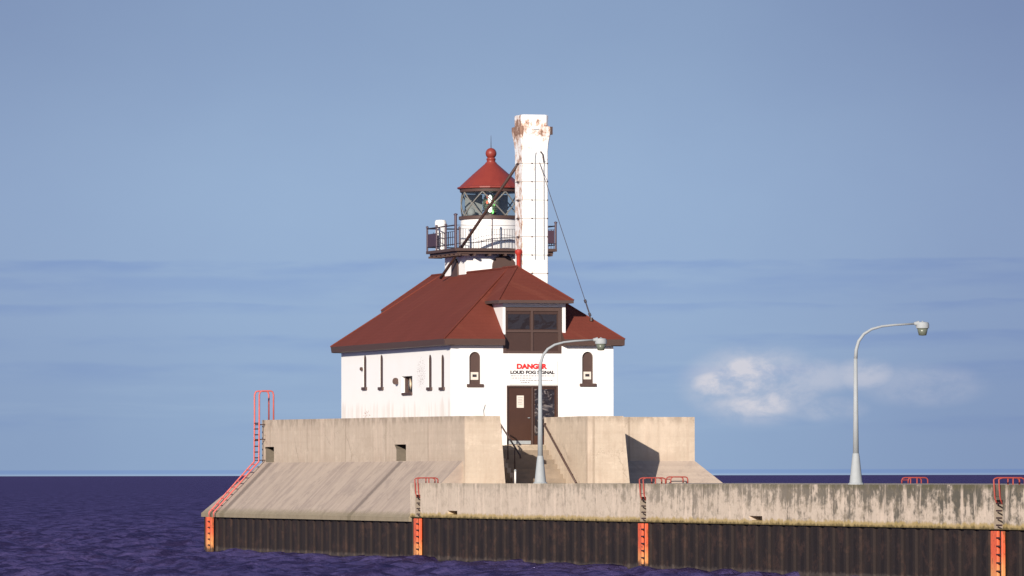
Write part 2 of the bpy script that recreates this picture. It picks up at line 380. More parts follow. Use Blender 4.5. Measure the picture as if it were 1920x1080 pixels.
def mk_glass(name, c, tr):
    mt = bpy.data.materials.new(name); mt.use_nodes = True; N = NT(mt.node_tree)
    for n in list(N.n): N.n.remove(n)
    o = N.node('ShaderNodeOutputMaterial'); t = N.node('ShaderNodeBsdfTransparent'); g = N.node('ShaderNodeBsdfGlossy')
    t.inputs[0].default_value = (*c, 1); g.inputs['Roughness'].default_value = .05; g.inputs[0].default_value = (.9, .9, .9, 1)
    mx = N.node('ShaderNodeMixShader'); mx.inputs[0].default_value = tr
    N.link(t.outputs[0], mx.inputs[1]); N.link(g.outputs[0], mx.inputs[2]); N.link(mx.outputs[0], o.inputs[0]); return mt
M['glass'] = mk_glass('lantern glass', (.80, .82, .80), .07)
def mk_dark_glass():
    mt, N, b = new_mat('dark window glass', .08, 0, .6); p = pos(N)
    sm = N.noise(N.mul(p, 1, 1, 1.3), 1.9, 4, .6, 2.6)  # door glass reflections painted into the base colour as pale smears
    N.link(N.mix(N.math('MULTIPLY', N.ramp(sm, .50, .64), N.ramp(N.sep(p)[2], 6.6, 6.5)), (.025, .02, .022), (.20, .17, .16)), b.inputs['Base Color'])
    bump(N, b, N.noise(p, 1.6, 2, .4, .8), .5, .12); return mt
M['dark_glass'] = mk_dark_glass()
def mk_prism():
    mt, N, b = new_mat('lens prisms', .12, 0, .8); p = pos(N)
    N.link(N.mix(N.noise(p, 6, 3), (.20, .30, .16), (.50, .55, .45)), b.inputs['Base Color'])
    b.inputs['Metallic'].default_value = .5; return mt
M['prism'] = mk_prism()
def emit(name, c, s):
    mt, N, b = new_mat(name); b.inputs['Base Color'].default_value = (*c, 1)
    b.inputs['Emission Color'].default_value = (*c, 1); b.inputs['Emission Strength'].default_value = s; return mt
M['lamp_on'] = emit('lit lamp', (.95, 1, .88), 3.0); M['lamp_green'] = emit('green glow of the lens', (.25, .95, .22), .9); M['lamp_red'] = emit('red glow of the lens', (.8, .16, .08), .7)  # emissive materials for the white flash in the lens and its colour fringes

# ------------------------------------------------------------------ water
def make_water():
    def grow(a, step, g, far):
        s = step
        while a[-1] < far: s *= g; a.append(a[-1]+s)
        return a
    U = np.array(grow(list(np.arange(0, 46, .25)), .25, 1.12, 60000)); U = np.concatenate([-U[:0:-1], U])
    y_ = grow(list(np.arange(170, 330, .28)), .28, 1.0042, 1500); y_ = np.array(grow(y_, y_[-1]-y_[-2], 1.05, 90000))
    near = grow([0.0], .3, 1.06, 3000); Y = np.concatenate([170-np.array(near)[:0:-1], y_])
    X = U; gu, gyy = np.meshgrid(U, Y)
    fan = np.maximum(gyy, 250)/250; fan = np.where(np.abs(gu) < 2000, fan, np.maximum(1, np.minimum(fan, 3)))
    gxx = gu*fan
    hx = np.gradient(U); hy = np.gradient(Y)
    sp = np.maximum(hx[None, :]*fan*.8, hy[:, None]*.8)
    z = np.zeros_like(gxx)
    for i in range(100):
        lam = .55*(1.036**i)*rng.uniform(.9, 1.1); k = 2*math.pi/lam
        th = rng.normal(R(20), R(48)); a = .0150*lam**.5*rng.uniform(.4, 1.3)*(1 if lam < 2.2 else (2.2/lam)**.85)
        ph = rng.uniform(0, 2*math.pi)
        arg = k*(gxx*math.sin(th)+gyy*math.cos(th))+ph
        wv = a*np.sin(arg) + a*.18*np.cos(2*arg)
        z += wv*np.clip(lam/(sp*2.6)-1, 0, 1)
    o = d.to_2d(); cx, cy = CAMLOC.x, CAMLOC.y
    wx = cx + gxx*r.x + gyy*d.x; wy = cy + gxx*r.y + gyy*d.y
    nx, ny = len(X), len(Y)
    co_ = np.stack([wx, wy, z], -1).reshape(-1, 3)
    idx = np.arange(nx*ny).reshape(ny, nx)
    q = np.stack([idx[:-1, :-1], idx[:-1, 1:], idx[1:, 1:], idx[1:, :-1]], -1).reshape(-1, 4)
    me = bpy.data.meshes.new('water'); me.vertices.add(len(co_)); me.vertices.foreach_set('co', co_.ravel())
    me.loops.add(q.size); me.loops.foreach_set('vertex_index', q.ravel().astype(np.int32))
    me.polygons.add(len(q)); me.polygons.foreach_set('loop_start', np.arange(0, q.size, 4, dtype=np.int32))
    me.polygons.foreach_set('use_smooth', np.ones(len(q), bool))
    me.update(calc_edges=True)
    mt, N, b = new_mat('lake water', .5, 0, 0); p = pos(N)
    c = N.mix(N.noise(N.mul(p, .07, .07, 0), 1, 5), (.054, .040, .106), (.092, .070, .172))
    ch = N.noise(p, .75, 6, .70)
    c = N.mix(N.math('MULTIPLY', N.ramp(ch, .44, .58), .90), c, (.024, .015, .040))
    N.link(c, b.inputs['Base Color']); bump(N, b, N.noise(p, 2.6, 6, .62), 1.0, .10)
    gl = N.node('ShaderNodeBsdfGlossy'); gl.inputs['Roughness'].default_value = .22; gl.inputs[0].default_value = (.60, .52, .95, 1)
    bn = [n for n in N.n if n.type == 'BUMP'][0]; N.link(bn.outputs[0], gl.inputs['Normal']); bn.inputs['Distance'].default_value = .22
    mx = N.node('ShaderNodeMixShader'); mx.inputs[0].default_value = .11
    N.link(b.outputs[0], mx.inputs[1]); N.link(gl.outputs[0], mx.inputs[2])
    out = [n for n in N.n if n.type == 'OUTPUT_MATERIAL'][0]; N.link(mx.outputs[0], out.inputs[0])
    me.materials.append(mt)
    o = bpy.data.objects.new('water', me); COL.objects.link(o); o['kind'] = 'structure'
make_water()

# ------------------------------------------------------------------ pier (landward arm)
XF, XR = -3.35, 9.6; ZD = 2.82; ZC = 1.6; YE = -6.3; YS = -150.0
LAD = [-7.35, -34.3, -66.7]
pier = thing('pier', 'long low concrete pier with stained side wall on dark rusty sheet piling', 'pier', (3.1, -70, 0))
holes = []; depths = []
for y in LAD+[-99.0]: holes.append(rect(y-.33, y+.33, ZC+.02, 2.42)); depths.append(.28)
scup = []
for y in (-11.9, -45.7, -78.5, -105): scup.append([(y-.62, 1.70), (y+.55, 1.74), (y+.66, 1.86), (y-.62, 1.86)])
t3 = lambda u, v, dd: (XF+dd, u, v)
mb = MB(); mb.add(*holed(rect(YS, YE, ZC, ZD), holes+scup, t3))
for h, dp in zip(holes, depths):
    q = MB(); reveal(q, h, dp, t3, True); q.build('ladder_recess', M['recess'], pier)
for h in scup: reveal(mb, h, .35, t3, True)
mb.poly([(XF, YE, ZC), (XR, YE, ZC), (XR, YE, ZD), (XF, YE, ZD)])
mb.poly([(XR, YE, ZC), (XR, YS, ZC), (XR, YS, ZD), (XR, YE, ZD)])
mb.poly([(XF, YS, ZC), (XR, YS, ZC), (XR, YE, ZC), (XF, YE, ZC)]); mb.poly([(XF, YS, ZC), (XR, YS, ZC), (XR, YS, ZD), (XF, YS, ZD)])
mb.build('side_wall', M['pier'], pier)
mb = MB(); mb.poly([(XF, YS, ZD), (XR, YS, ZD), (XR, YE, ZD), (XF, YE, ZD)]); mb.build('deck', M['deck'], pier)
# worn coping along both edges and the deck behind the transition
mb = MB(); y = YS
while y < YE-1:
    L = random.uniform(5.5, 6.5); y2 = min(y+L-.02, YE); mb.box(XF+.004, XF+.35, y, y2, ZD-.03, ZD+.012+random.uniform(0, .012)); y = y2+.02
mb.build('coping', M['pier'], pier)
def piling(x_out, y0, y1, inward, axis='y', z0=-1.6, z1=1.6):
    """corrugated sheet wall; inward=+1 means the hollows go to larger coordinate"""
    mb = MB(); P = 1.19; prof = [(0, 0), (.52, 0), (.60, .055), (.88, .055), (.96, 0)]
    pts = []; n = 0; y = y0
    while y < y1:
        for u, dd in prof:
            if y+u*P/1.19 <= y1: pts.append((y+u*P/1.19, x_out+inward*dd))
        y += P
    pts.append((y1, x_out))
    vs = []
    for a, b_ in pts:
        p = (b_, a) if axis == 'y' else (a, b_)
        vs += [(p[0], p[1], z0), (p[0], p[1], z1)]
    mb.add(vs, [(2*i, 2*i+2, 2*i+3, 2*i+1) for i in range(len(pts)-1)]); return mb
mb = piling(XF+.06, YS, YE, 1, z1=ZC); mb2 = piling(XR-.06, YS, -5.2, -1, z1=ZC); mb.add(mb2.v, mb2.f)
mb.box(XF+.36, XR-.36, YS+.5, -6.3, -1.6, ZC-.03)
mb.build('sheet_piling', M['pile'], pier)

# ------------------------------------------------------------------ pier head: apron, parapets
XL, XQ = -1.35, 8.6; YB = 23.3; YFR = -3.1; ZP = 5.29; ZA = 3.65; RUN = 2.05
head = thing('breakwater', 'raised concrete pier head with sloping apron and high parapet around the lighthouse', 'breakwater', (3.6, 9, 0))
mb = MB()
A = [(XL, YE, ZA), (XL, YB, ZA), (XQ, YB, ZA), (XQ, YFR, ZA), (4.72, YFR, ZA)]
Bq = [(XL-RUN, YE, ZC), (XL-RUN, YB+RUN, ZC), (XQ+RUN, YB+RUN, ZC), (XQ+RUN, YFR-RUN, ZC), (4.72, YFR-RUN, ZC)]
for i in range(4): mb.poly([A[i], A[i+1], Bq[i+1], Bq[i]])
low = [(a, b_, ZC-.16) for a, b_, c in Bq]
for i in range(4): mb.poly([Bq[i], Bq[i+1], low[i+1], low[i]])
mb.poly([low[0], low[1], low[2], (XQ+RUN, YE, ZC-.16)])
mb.poly([A[0], Bq[0], low[0], (XL, YE, ZC-.16)])
mb.poly([A[4], Bq[4], (4.72, YFR, ZC)])
mb.build('apron', M['apron'], head)
mb = piling(XL-RUN+.10, YE, YB+RUN-.1, 1, z1=ZC-.16)
for q in (piling(XQ+RUN-.10, -5.2, YB+RUN-.1, -1, z1=ZC-.16), piling(YB+RUN-.10, XL-RUN+.1, XQ+RUN-.1, -1, 'x', z1=ZC-.16)): mb.add(q.v, q.f)
mb.box(XL-RUN+.4, XQ+RUN-.4, YE+.002, YB+RUN-.4, -1.6, ZC-.2)
mb.build('sheet_piling', M['pile'], head)
# parapets: outer left face with its two drain notches, then the other walls
nt = [[(21.35, 3.665), (22.70, 3.665), (22.70, 4.20), (22.95, 4.29), (21.35, 4.29)], [(1.42, 3.665), (2.78, 3.665), (2.78, 4.12), (3.05, 4.29), (1.42, 4.29)]]
t3 = lambda u, v, dd: (XL+dd, u, v)
YBLK = -6.55; TH = .42
mb = MB()
zt = lambda y: ZP + .10*max(0, y+1)/24.0
mb.add(*holed([(YBLK, ZD-.3), (YB, ZD-.3), (YB, zt(YB)), (YBLK, ZP)], nt, t3))
# inside faces and top of the left wall from behind the block to the far end
mb.poly([(XL, -1, ZP), (XL, YB, zt(YB)), (XL+TH, YB-TH, zt(YB)), (XL+TH, -1, ZP)])
mb.poly([(XL+TH, -1, 3.5), (XL+TH, YB-TH, 3.5), (XL+TH, YB-TH, zt(YB)), (XL+TH, -1, ZP)])
# left block, its front battered forward
b0, b1 = YBLK-.0, -1.0
mb.poly([(XL, YBLK, ZD-.3), (.22, YBLK, ZD-.3), (-.0, YBLK, ZP), (XL, YBLK, ZP)])
mb.poly([(.22, YBLK, ZD-.3), (.22, b1, ZD-.3), (0, b1, ZP), (0, YBLK, ZP)])
mb.poly([(XL, YBLK, ZP), (0, YBLK, ZP), (0, b1, ZP), (XL, b1, ZP)])
mb.poly([(XL+TH, b1, 3.5), (.15, b1, 3.5), (0, b1, ZP), (XL+TH, b1, ZP)])
# far and right walls
mb.prism([(XL, YB-TH, 3.5), (XQ, YB-TH, 3.5), (XQ, YB, 3.5), (XL, YB, 3.5)], [(XL+.003, YB-TH, zt(YB)-.003), (XQ-.003, YB-TH, zt(YB)-.003), (XQ-.003, YB, zt(YB)-.003), (XL+.003, YB, zt(YB)-.003)])
mb.box(XQ-TH, XQ, YFR, YB-TH-.003, 3.5, ZP)
mb.box(4.7, XQ-TH-.003, YFR, YFR+TH, 2.5, ZP)
mb.box(XQ-TH, XQ+.0, YFR+.002, YFR+TH, 2.5, ZP-.003)
mb.build('parapet_wall', M['parapet'], head)
for h in nt:
    q = MB(); reveal(q, h, .40, lambda u, v, dd: (XL+dd, u, v), True); q.build('drain_notch', M['grime'], head)
# right block with its battered outer edge
mb = MB(); zb = ZD-.3
lo = [(3.35, YBLK, zb), (4.99, YBLK, zb), (4.99, YFR-.002, zb), (3.35, YFR-.002, zb)]; hi = [(3.35, YBLK, ZP), (4.72, YBLK, ZP), (4.72, YFR-.002, ZP), (3.35, YFR-.002, ZP)]
mb.prism(lo, hi); mb.prism([(3.35, YFR-.001, zb), (4.3, YFR-.001, zb), (4.3, -1, zb), (3.35, -1, zb)], [(3.35, YFR-.001, ZP), (4.3, YFR-.001, ZP), (4.3, -1, ZP), (3.35, -1, ZP)])
mb.build('stair_wall', M['parapet'], head)
# platform the building stands on
mb = MB(); mb.box(XL+TH, XQ-TH, .0, YB-TH, 2.6, 4.24); mb.box(.25, 3.34, -1.25, 0, 2.6, 4.24); mb.box(4.31, XQ-TH, YFR+TH, 0, 2.6, 4.24); mb.build('platform', M['deck'], head)
# deck level in front of the steps
mb = MB(); mb.box(.23, 3.345, YE+.002, -1.25, 2.3, ZD-.004); mb.box(5.0, XR, YE+.002, YFR, 2.3, ZD-.004); mb.build('deck', M['deck'], head)
# stairs
st = MB(); n = 8; y0 = -1.25; run = .36; rise = (4.24-ZD)/n
for i in range(n): st.box(1.45, 3.345, y0-run*(i+1), y0-.001, ZD if i == n-1 else ZD, 4.24-rise*(i+1)+(.0 if i < n-1 else .004)) if i < n-1 else None
stair = thing('stairs', 'short flight of concrete steps climbing between two blocks to the brown door', 'stairs', (2.4, -3, ZD))
mb = MB()
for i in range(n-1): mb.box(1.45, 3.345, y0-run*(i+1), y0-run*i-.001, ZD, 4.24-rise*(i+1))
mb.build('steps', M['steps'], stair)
mb = MB(); mb.box(1.30, 1.447, y0-run*(n-1), y0, ZD, ZD+.15)
for i in range(n-1): mb.box(1.30, 1.447, y0-run*(i+1), y0-run*i-.001, ZD+.151, 4.24-rise*(i+1)+.04)
mb.build('stringer', M['parapet'], stair)
# handrails
def rail(x, label, posts, p0, p1):
    t = thing('handrail', label, 'handrail', (x, -3.2, ZD), 'handrails of the entrance steps')
    mb = MB(); mb.tube([(x, p0[0]+.25, p0[1]), (x, p0[0], p0[1]), (x, p1[0], p1[1]), (x, p1[0]-.05, p1[1]-.1)], .032, 8); mb.build('rail', M['brown'], t, smooth=True)
    for y in posts:
        k = (y-p0[0])/(p1[0]-p0[0]); z = p0[1]+(p1[1]-p0[1])*k
        zb = max(ZD, 4.24-rise*max(0, (y0-y)/run))-.02
        q = MB(); q.tube([(x, y, zb), (x, y, z)], .024, 8); q.build('post', M['brown'], t, smooth=True)
    return t
t = thing('handrail', 'brown pipe handrail sloping along the sunlit right wall of the steps', 'handrail', (3.25, -3.2, ZD), 'handrails of the entrance steps')
mb = MB(); mb.tube([(3.34, -1.25, 5.04), (3.25, -1.29, 5.04), (3.25, -5.36, 2.84)], .035, 8); mb.build('rail', M['brown'], t, smooth=True)
for y in (-1.9, -3.3, -4.7):
    z = 5.04-(y+1.29)*(-2.2/4.07)*-1; z = 5.04+( -1.29-y)*(-2.2/4.07)
    q = MB(); q.tube([(3.25, y, z), (3.35, y, z-.06)], .018, 6); q.build('bracket', M['brown'], t)
rail(1.55, 'brown pipe handrail on posts at the shaded left side of the steps', (-1.4, -2.3, -3.2), (-1.29, 5.04), (-3.9, 3.85))
t = thing('marker_post', 'thin white post standing in the shade at the foot of the steps', 'post', (.72, -6.35+.3, ZD))
mb = MB(); mb.tube([(.72, -6.05, ZD-.02), (.72, -6.05, 3.26)], .035, 10); mb.build('shaft', M['white_paint'], t, smooth=True)
mb = MB(); mb.lathe(.72, -6.05, [(.045, 3.26), (.045, 3.31), (.02, 3.34)], 10); mb.build('cap', M['grey_metal'], t)

# ------------------------------------------------------------------ lighthouse building
BW, BL = 6.386, 15.84; ZF, ZE = 4.2, 7.99
lh = thing('lighthouse', 'white lighthouse building with red hipped roof, lantern tower and tall square stack', 'lighthouse', (3.2, 7.9, 4.2))
front = lambda u, v, dd: (u, dd, v); side = lambda u, v, dd: (dd, u, v)
wins = [(.943, 6.55, 7.76), (5.375, 6.58, 7.78)]
slits = [(12.36-.1, 6.59, 7.86), (9.91-.1, 6.56, 7.82), (2.96-.1, 6.46, 7.70), (1.18-.05, 6.44, 7.665)]
doorR = rect(2.184, 4.213, 4.25, 6.50); LX0, LX1 = 2.045, 4.345
mb = MB()
outer = [(0, ZF), (BW, ZF), (BW, ZE), (LX1, ZE), (LX1, 7.70), (LX0, 7.70), (LX0, ZE), (0, ZE)]
wl = [arch(c, .44, a, b_) for c, a, b_ in wins]
mb.add(*holed(outer, wl+[doorR], front))
for h in wl: reveal(mb, h, .09, front)
reveal(mb, doorR, .12, front)
sl = [arch(c, .44, a, b_) for c, a, b_ in slits]; hornR = rect(5.36, 6.92, 6.30, 6.93)
mb.add(*holed(rect(0, BL, ZF, ZE), sl+[hornR], side))
for h in sl: reveal(mb, h, .030, side)
reveal(mb, hornR, .22, side)
mb.poly([(BW, 0, ZF), (BW, BL, ZF), (BW, BL, ZE), (BW, 0, ZE)]); mb.poly([(0, BL, ZF), (BW, BL, ZF), (BW, BL, ZE), (0, BL, ZE)])
mb.build('wall', M['white'], lh)
def window(c, a, b_, map3, dp, label_side, sgn):
    loop = arch(c, .44, a, b_)
    q = MB(); q.poly([map3(u, v, dp-.002) for u, v in loop])
    w_ = q.build('window', M['brown'], lh)
    fr = MB(); inner = [((u-c)*.80+c, (v-(a+b_)/2)*.93+(a+b_)/2) for u, v in loop]; n_ = len(loop)
    fr.add([map3(u, v, dp-.012) for u, v in loop]+[map3(u, v, dp-.012) for u, v in inner]+[map3(u, v, dp-.002) for u, v in inner],
           [(i, (i+1) % n_, n_+(i+1) % n_, n_+i) for i in range(n_)]+[(n_+i, n_+(i+1) % n_, 2*n_+(i+1) % n_, 2*n_+i) for i in range(n_)])
    fr.build('frame', M['brown'], w_)
    s_ = MB(); A0 = map3(c-.325, a-.115, -.07); A1 = map3(c+.325, a, dp-.01)
    s_.box(min(A0[0], A1[0]), max(A0[0], A1[0]), min(A0[1], A1[1]), max(A0[1], A1[1]), A0[2], A1[2])
    s_.build('sill', M['brown'], w_, bevel=.008)
    return w_
for (c, a, b_) in wins:
    w_ = window(c, a, b_, front, .09, None, 1)
    zc = a+.30
    q = MB(); q.box(c-.15, c+.145, .045, .060, zc-.145, zc+.145); nb = q.build('notice', M['paper'], w_)
    q = MB()
    q.box(c-.085, c+.08, .041, .044, zc-.04, zc+.06)
    q2 = q
    o = q2.build('lettering', M['dark_ink'], w_)
for (c, a, b_) in slits: window(c, a, b_, side, .030, None, 1)
# small floodlight by the leftmost side window, lamp beside the horn opening
for (y, z, s_) in ((12.62, 7.30, .35), (7.45, 6.74, .62)):
    q = MB(); q.tube([(0, y, z), (-.16*s_, y, z)], .03, 6)
    q.tube([(-.16*s_, y-.14*s_, z+.02), (-.17*s_, y+.02*s_, z-.01), (-.18*s_, y+.25*s_, z-.03)], [.22*s_, .17*s_, .05*s_], 12)
    q.build('floodlight', M['brown'], lh, auto=40)
# horn opening
h_ = MB(); h_.poly([side(u, v, .218) for u, v in hornR]); horn = h_.build('horn_opening', M['brown'], lh)
q = MB(); q.box(-.06, .21, 5.34, 6.72, 6.20, 6.30); q.build('sill', M['brown'], horn, bevel=.01)
q = MB(); q.box(.13, .217, 5.365, 5.56, 6.305, 6.925); q.build('frame', M['brown'], horn)
q = MB(); q.box(.13, .217, 6.72, 6.915, 6.305, 6.925); q.build('frame', M['brown'], horn)
q = MB()
P = []
for k in range(5):
    t_ = k/4; P.append((.21-.025*k, 6.12, 6.61))
q.tube(P, [.06, .09, .13, .18, .235], 20); q.build('horn', M['cream'], horn, smooth=True)
# entrance: frame, dark leaf with notice, glazed leaf
q = MB(); q.box(2.184, 2.25, .02, .12, 4.25, 6.50); q.box(4.147, 4.213, .02, .12, 4.25, 6.50); q.box(2.25, 4.147, .02, .12, 6.43, 6.50); q.box(3.17, 3.23, .03, .12, 4.25, 6.43)
ent = q.build('door_frame', M['brown'], lh)
q = MB(); q.box(2.252, 3.168, .08, .12, 4.27, 6.428); lf = q.build('door', M['door'], lh)
q = MB(); q.box(2.27, 3.15, .070, .0795, 4.29, 4.42); q.build('kick_plate', M['grey_metal'], lf)
q = MB(); q.box(2.60, 2.875, .066, .0795, 5.66, 6.12); nb = q.build('notice', M['paper'], lf)
q = MB()
for k in range(5):
    q = MB(); q.box(2.645, 2.83-.03*(k % 2), .063, .0655, 6.03-k*.06, 6.045-k*.06); q.build('lettering', M['faded_ink'], nb)
q = MB(); q.tube([(3.10, .08, 5.28), (3.10, .03, 5.28), (3.02, .03, 5.28)], .014, 6); q.build('handle', M['grey_metal'], lf)
q = MB(); q.box(3.232, 4.145, .08, .12, 4.27, 6.428); rf = q.build('door', M['door'], lh)
q = MB(); q.box(3.30, 4.08, .072, .0795, 4.62, 6.36); q.build('pane', M['dark_glass'], rf)
q = MB(); q.box(2.1, 4.3, -.16, .10, 4.242, 4.268); q.build('threshold', M['parapet'], lh)
q = MB(); q.tube([(1.29, -.02, 4.3), (1.29, -.02, 5.35), (1.26, -.03, 5.55), (1.33, -.03, 5.78)], .014, 6); q.build('conduit', M['grey_metal'], lh)  # thin pipe modelled in place of a dark crack line on the wall

# main roof -----------------------------------------------------------
OV = .35; ZR = 11.0; ZT = 8.24; half = BW/2+OV; cx = BW/2; sl_ = (ZR-ZT)/half
def rz(x, y):
    return ZT + sl_*min(x+OV, BW+OV-x, y+OV, BL+OV-y)
DX0, DX1 = 2.03, 4.49; NX1 = 4.35
def mir(p, m_): return (p[0], BL-p[1], p[2]) if m_ else p
roof = MB(); sof = MB(); fas = MB()
ycut = .02
for m_ in (False, True):
    g = lambda *p: mir(p, m_)
    zc = ZT+sl_*(ycut+OV)
    roof.poly([g(-OV, -OV, ZT), g(DX0, -OV, ZT), g(DX0, ycut, zc), g(NX1, ycut, zc), g(BW+OV, -OV, ZT), g(cx, -OV+half, ZR)] if False else
              [g(-OV, -OV, ZT), g(DX0, -OV, ZT), g(DX0, ycut, zc), g(DX0, -OV+DX0+OV, ZT+sl_*(DX0+OV))])
    roof.poly([g(BW+OV, -OV, ZT), g(NX1, -OV, ZT), g(NX1, ycut, zc), g(NX1, -OV+BW+OV-NX1, ZT+sl_*(BW+OV-NX1))])
    roof.poly([g(DX0, ycut, zc), g(NX1, ycut, zc), g(NX1, -OV+BW+OV-NX1, ZT+sl_*(BW+OV-NX1)), g(cx, -OV+half, ZR), g(DX0, -OV+DX0+OV, ZT+sl_*(DX0+OV))])
    for x0, x1 in ((-OV, DX0), (NX1, BW+OV)):
        fas.add([g(x0, -OV-.0, ZT+.0), g(x1, -OV, ZT), g(x1, -OV+.03, ZE+.02), g(x0+(.03 if x0 < 0 else 0), -OV+.03, ZE+.02)], [(0, 1, 2, 3)])
        sof.poly([g(x0, -OV+.03, ZE+.02), g(x1, -OV+.03, ZE+.02), g(x1, .1, ZE-.003), g(x0, .1, ZE-.003)])
    for x0 in (DX0, NX1): fas.poly([g(x0, -OV, ZT), g(x0, ycut, zc), g(x0, ycut, ZE), g(x0, -OV+.03, ZE+.02)])
for s_ in (0, 1):
    X = lambda x: BW-x if s_ else x
    roof.poly([(X(-OV), -OV, ZT), (X(-OV), BL+OV, ZT), (cx, BL+OV-half, ZR), (cx, -OV+half, ZR)])
    fas.poly([(X(-OV), -OV, ZT), (X(-OV), BL+OV, ZT), (X(-OV+.03), BL+OV-.03, ZE+.02), (X(-OV+.03), -OV+.03, ZE+.02)])
    sof.poly([(X(-OV+.03), -OV+.03, ZE+.02), (X(-OV+.03), BL+OV-.03, ZE+.02), (X(.1), BL+OV-.03, ZE-.003), (X(.1), -OV+.03, ZE-.003)])
ro = roof.build('roof', M['roof'], lh)
fas.build('fascia', M['brown'], ro); sof.build('soffit', M['brown'], ro)
# hip and ridge caps
q = MB()
for m_ in (False, True):
    for s_ in (0, 1):
        X = (lambda x: BW-x) if s_ else (lambda x: x)
        q.tube([mir((X(-OV), -OV, ZT+.01), m_), mir((cx, -OV+half, ZR+.01), m_)], .035, 6)
q.tube([(cx, 3.1, ZR+.02), (cx, BL-3.1, ZR+.02)], .045, 6)
q.build('ridge_cap', M['roof'], ro)
# dormers at both ends
for m_ in (False, True):
    g = lambda *p: mir(p, m_)
    ez = 9.70; ex0, ex1, ey = 1.76, 4.70, -.42; az_ = 11.035; ay = 1.95
    q = MB()
    q.poly([g(ex0, ey, ez), g(ex1, ey, ez), g(cx, ay, az_)])
    q.poly([g(ex0, ey, ez), g(ex0, 3.6, ez), g(cx, 3.9, az_), g(cx, ay, az_)]); q.poly([g(ex1, ey, ez), g(ex1, 3.6, ez), g(cx, 3.9, az_), g(cx, ay, az_)])
    dr = q.build('dormer_roof', M['roof'], lh)
    q = MB(); lo_ = .11
    for a, b_ in (((ex0, ey), (ex1, ey)), ((ex0, ey), (ex0, 2.6)), ((ex1, ey), (ex1, 2.6))):
        q.poly([g(*a, ez), g(*b_, ez), g(*b_, ez-lo_), g(*a, ez-lo_)])
    q.poly([g(ex0, ey, ez-lo_), g(ex1, ey, ez-lo_), g(ex1, 2.4, ez-lo_), g(ex0, 2.4, ez-lo_)])
    q.build('fascia', M['brown'], dr)
    q = MB()
    for s_ in (ex0, ex1): q.tube([g(s_, ey, ez+.01), g(cx, ay, az_+.01)], .03, 6)
    q.tube([g(cx, ay, az_+.015), g(cx, 3.9, az_+.015)], .045, 6); q.build('ridge_cap', M['roof'], dr)
    q = MB(); zb_, zt_ = 8.36, ez-lo_+.01
    # cheeks and the white trim round the loading door
    for x0, x1 in ((DX0-.005, DX0+.10), (DX1-.12, DX1+.004)):
        q.add([g(x0, -.03, 8.42), g(x1, -.03, 8.42), g(x1, -.03, zt_), g(x0, -.03, zt_), g(x0, 2.6, 8.42), g(x1, 2.6, 8.42), g(x1, 2.6, zt_), g(x0, 2.6, zt_)],
              [(0, 1, 2, 3), (0, 4, 7, 3), (1, 5, 6, 2), (4, 5, 6, 7), (0, 1, 5, 4)])
    q.add([g(DX0+.1, -.03, 9.45), g(DX1-.12, -.03, 9.45), g(DX1-.12, -.03, zt_), g(DX0+.1, -.03, zt_), g(DX0+.1, .25, 9.45), g(DX1-.12, .25, 9.45), g(DX1-.12, .25, zt_), g(DX0+.1, .25, zt_)],
          [(0, 1, 2, 3), (4, 5, 6, 7), (0, 1, 5, 4)])
    q.build('dormer', M['white_paint'], lh)
    # loading door
    dz0 = 7.705
    q = MB()
    def bx(x0, x1, y0_, y1_, z0, z1):
        a = g(x0, y0_, z0); b2 = g(x1, y1_, z1); q.box(x0, x1, min(a[1], b2[1]), max(a[1], b2[1]), z0, z1)
    xa, xb = LX0+.005, LX1-.005
    bx(xa, xb, .03, .10, dz0, 9.448)
    ld = q.build('loading_door', M['brown_dark'], lh)
    q = MB()
    for x0, x1, z0, z1 in ((xa, xa+.13, dz0, 9.445), (xb-.13, xb, dz0, 9.445), (xa+.13, xb-.13, 9.30, 9.445), (xa+.13, xb-.13, dz0, 7.80), (3.14, 3.22, 7.80, 9.30), (xa+.13, 3.14, 8.50, 8.58), (3.22, xb-.13, 8.50, 8.58)):
        bx(x0, x1, -.01, .03, z0, z1)
    q.build('frame', M['brown'], ld)
    for x0, x1 in ((xa+.19, 3.09), (3.27, xb-.19)):
        q = MB(); bx(x0, x1, .018, .026, 8.62, 9.18); q.build('pane', M['dark_glass'], ld)
        q = MB(); bx(x0, x1, .004, .02, 9.18, 9.22); q.build('glazing_bar', M['brown_dark'], ld)

# tower ---------------------------------------------------------------
TX, TY = 4.6, 10.3; hw = 1.47
q = MB(); q.box(TX-hw, TX+hw, TY-hw, TY+hw, 8.6, 11.74)
tw = q.build('tower', M['white2'], lh)
t3 = lambda u, v, dd: (u, TY-hw-dd, v)
q = MB(); lp = arch(4.66, .92, 10.4, 11.72, 14); n_ = len(lp)
q.add([t3(u, v, .001) for u, v in lp]+[t3(u, v, .10) for u, v in lp], [tuple(range(n_, 2*n_))]+[(i, (i+1) % n_, n_+(i+1) % n_, n_+i) for i in range(n_)])
q.build('arched_door', M['brown'], tw)
q = MB(); lp = arch(10.2, .85, 10.2, 11.60, 14); t3 = lambda u, v, dd: (TX-hw-dd, u, v)
q.add([t3(u, v, .001) for u, v in lp]+[t3(u, v, .07) for u, v in lp], [tuple(range(n_, 2*n_))]+[(i, (i+1) % n_, n_+(i+1) % n_, n_+i) for i in range(n_)])
q.build('arched_window', M['brown'], tw)
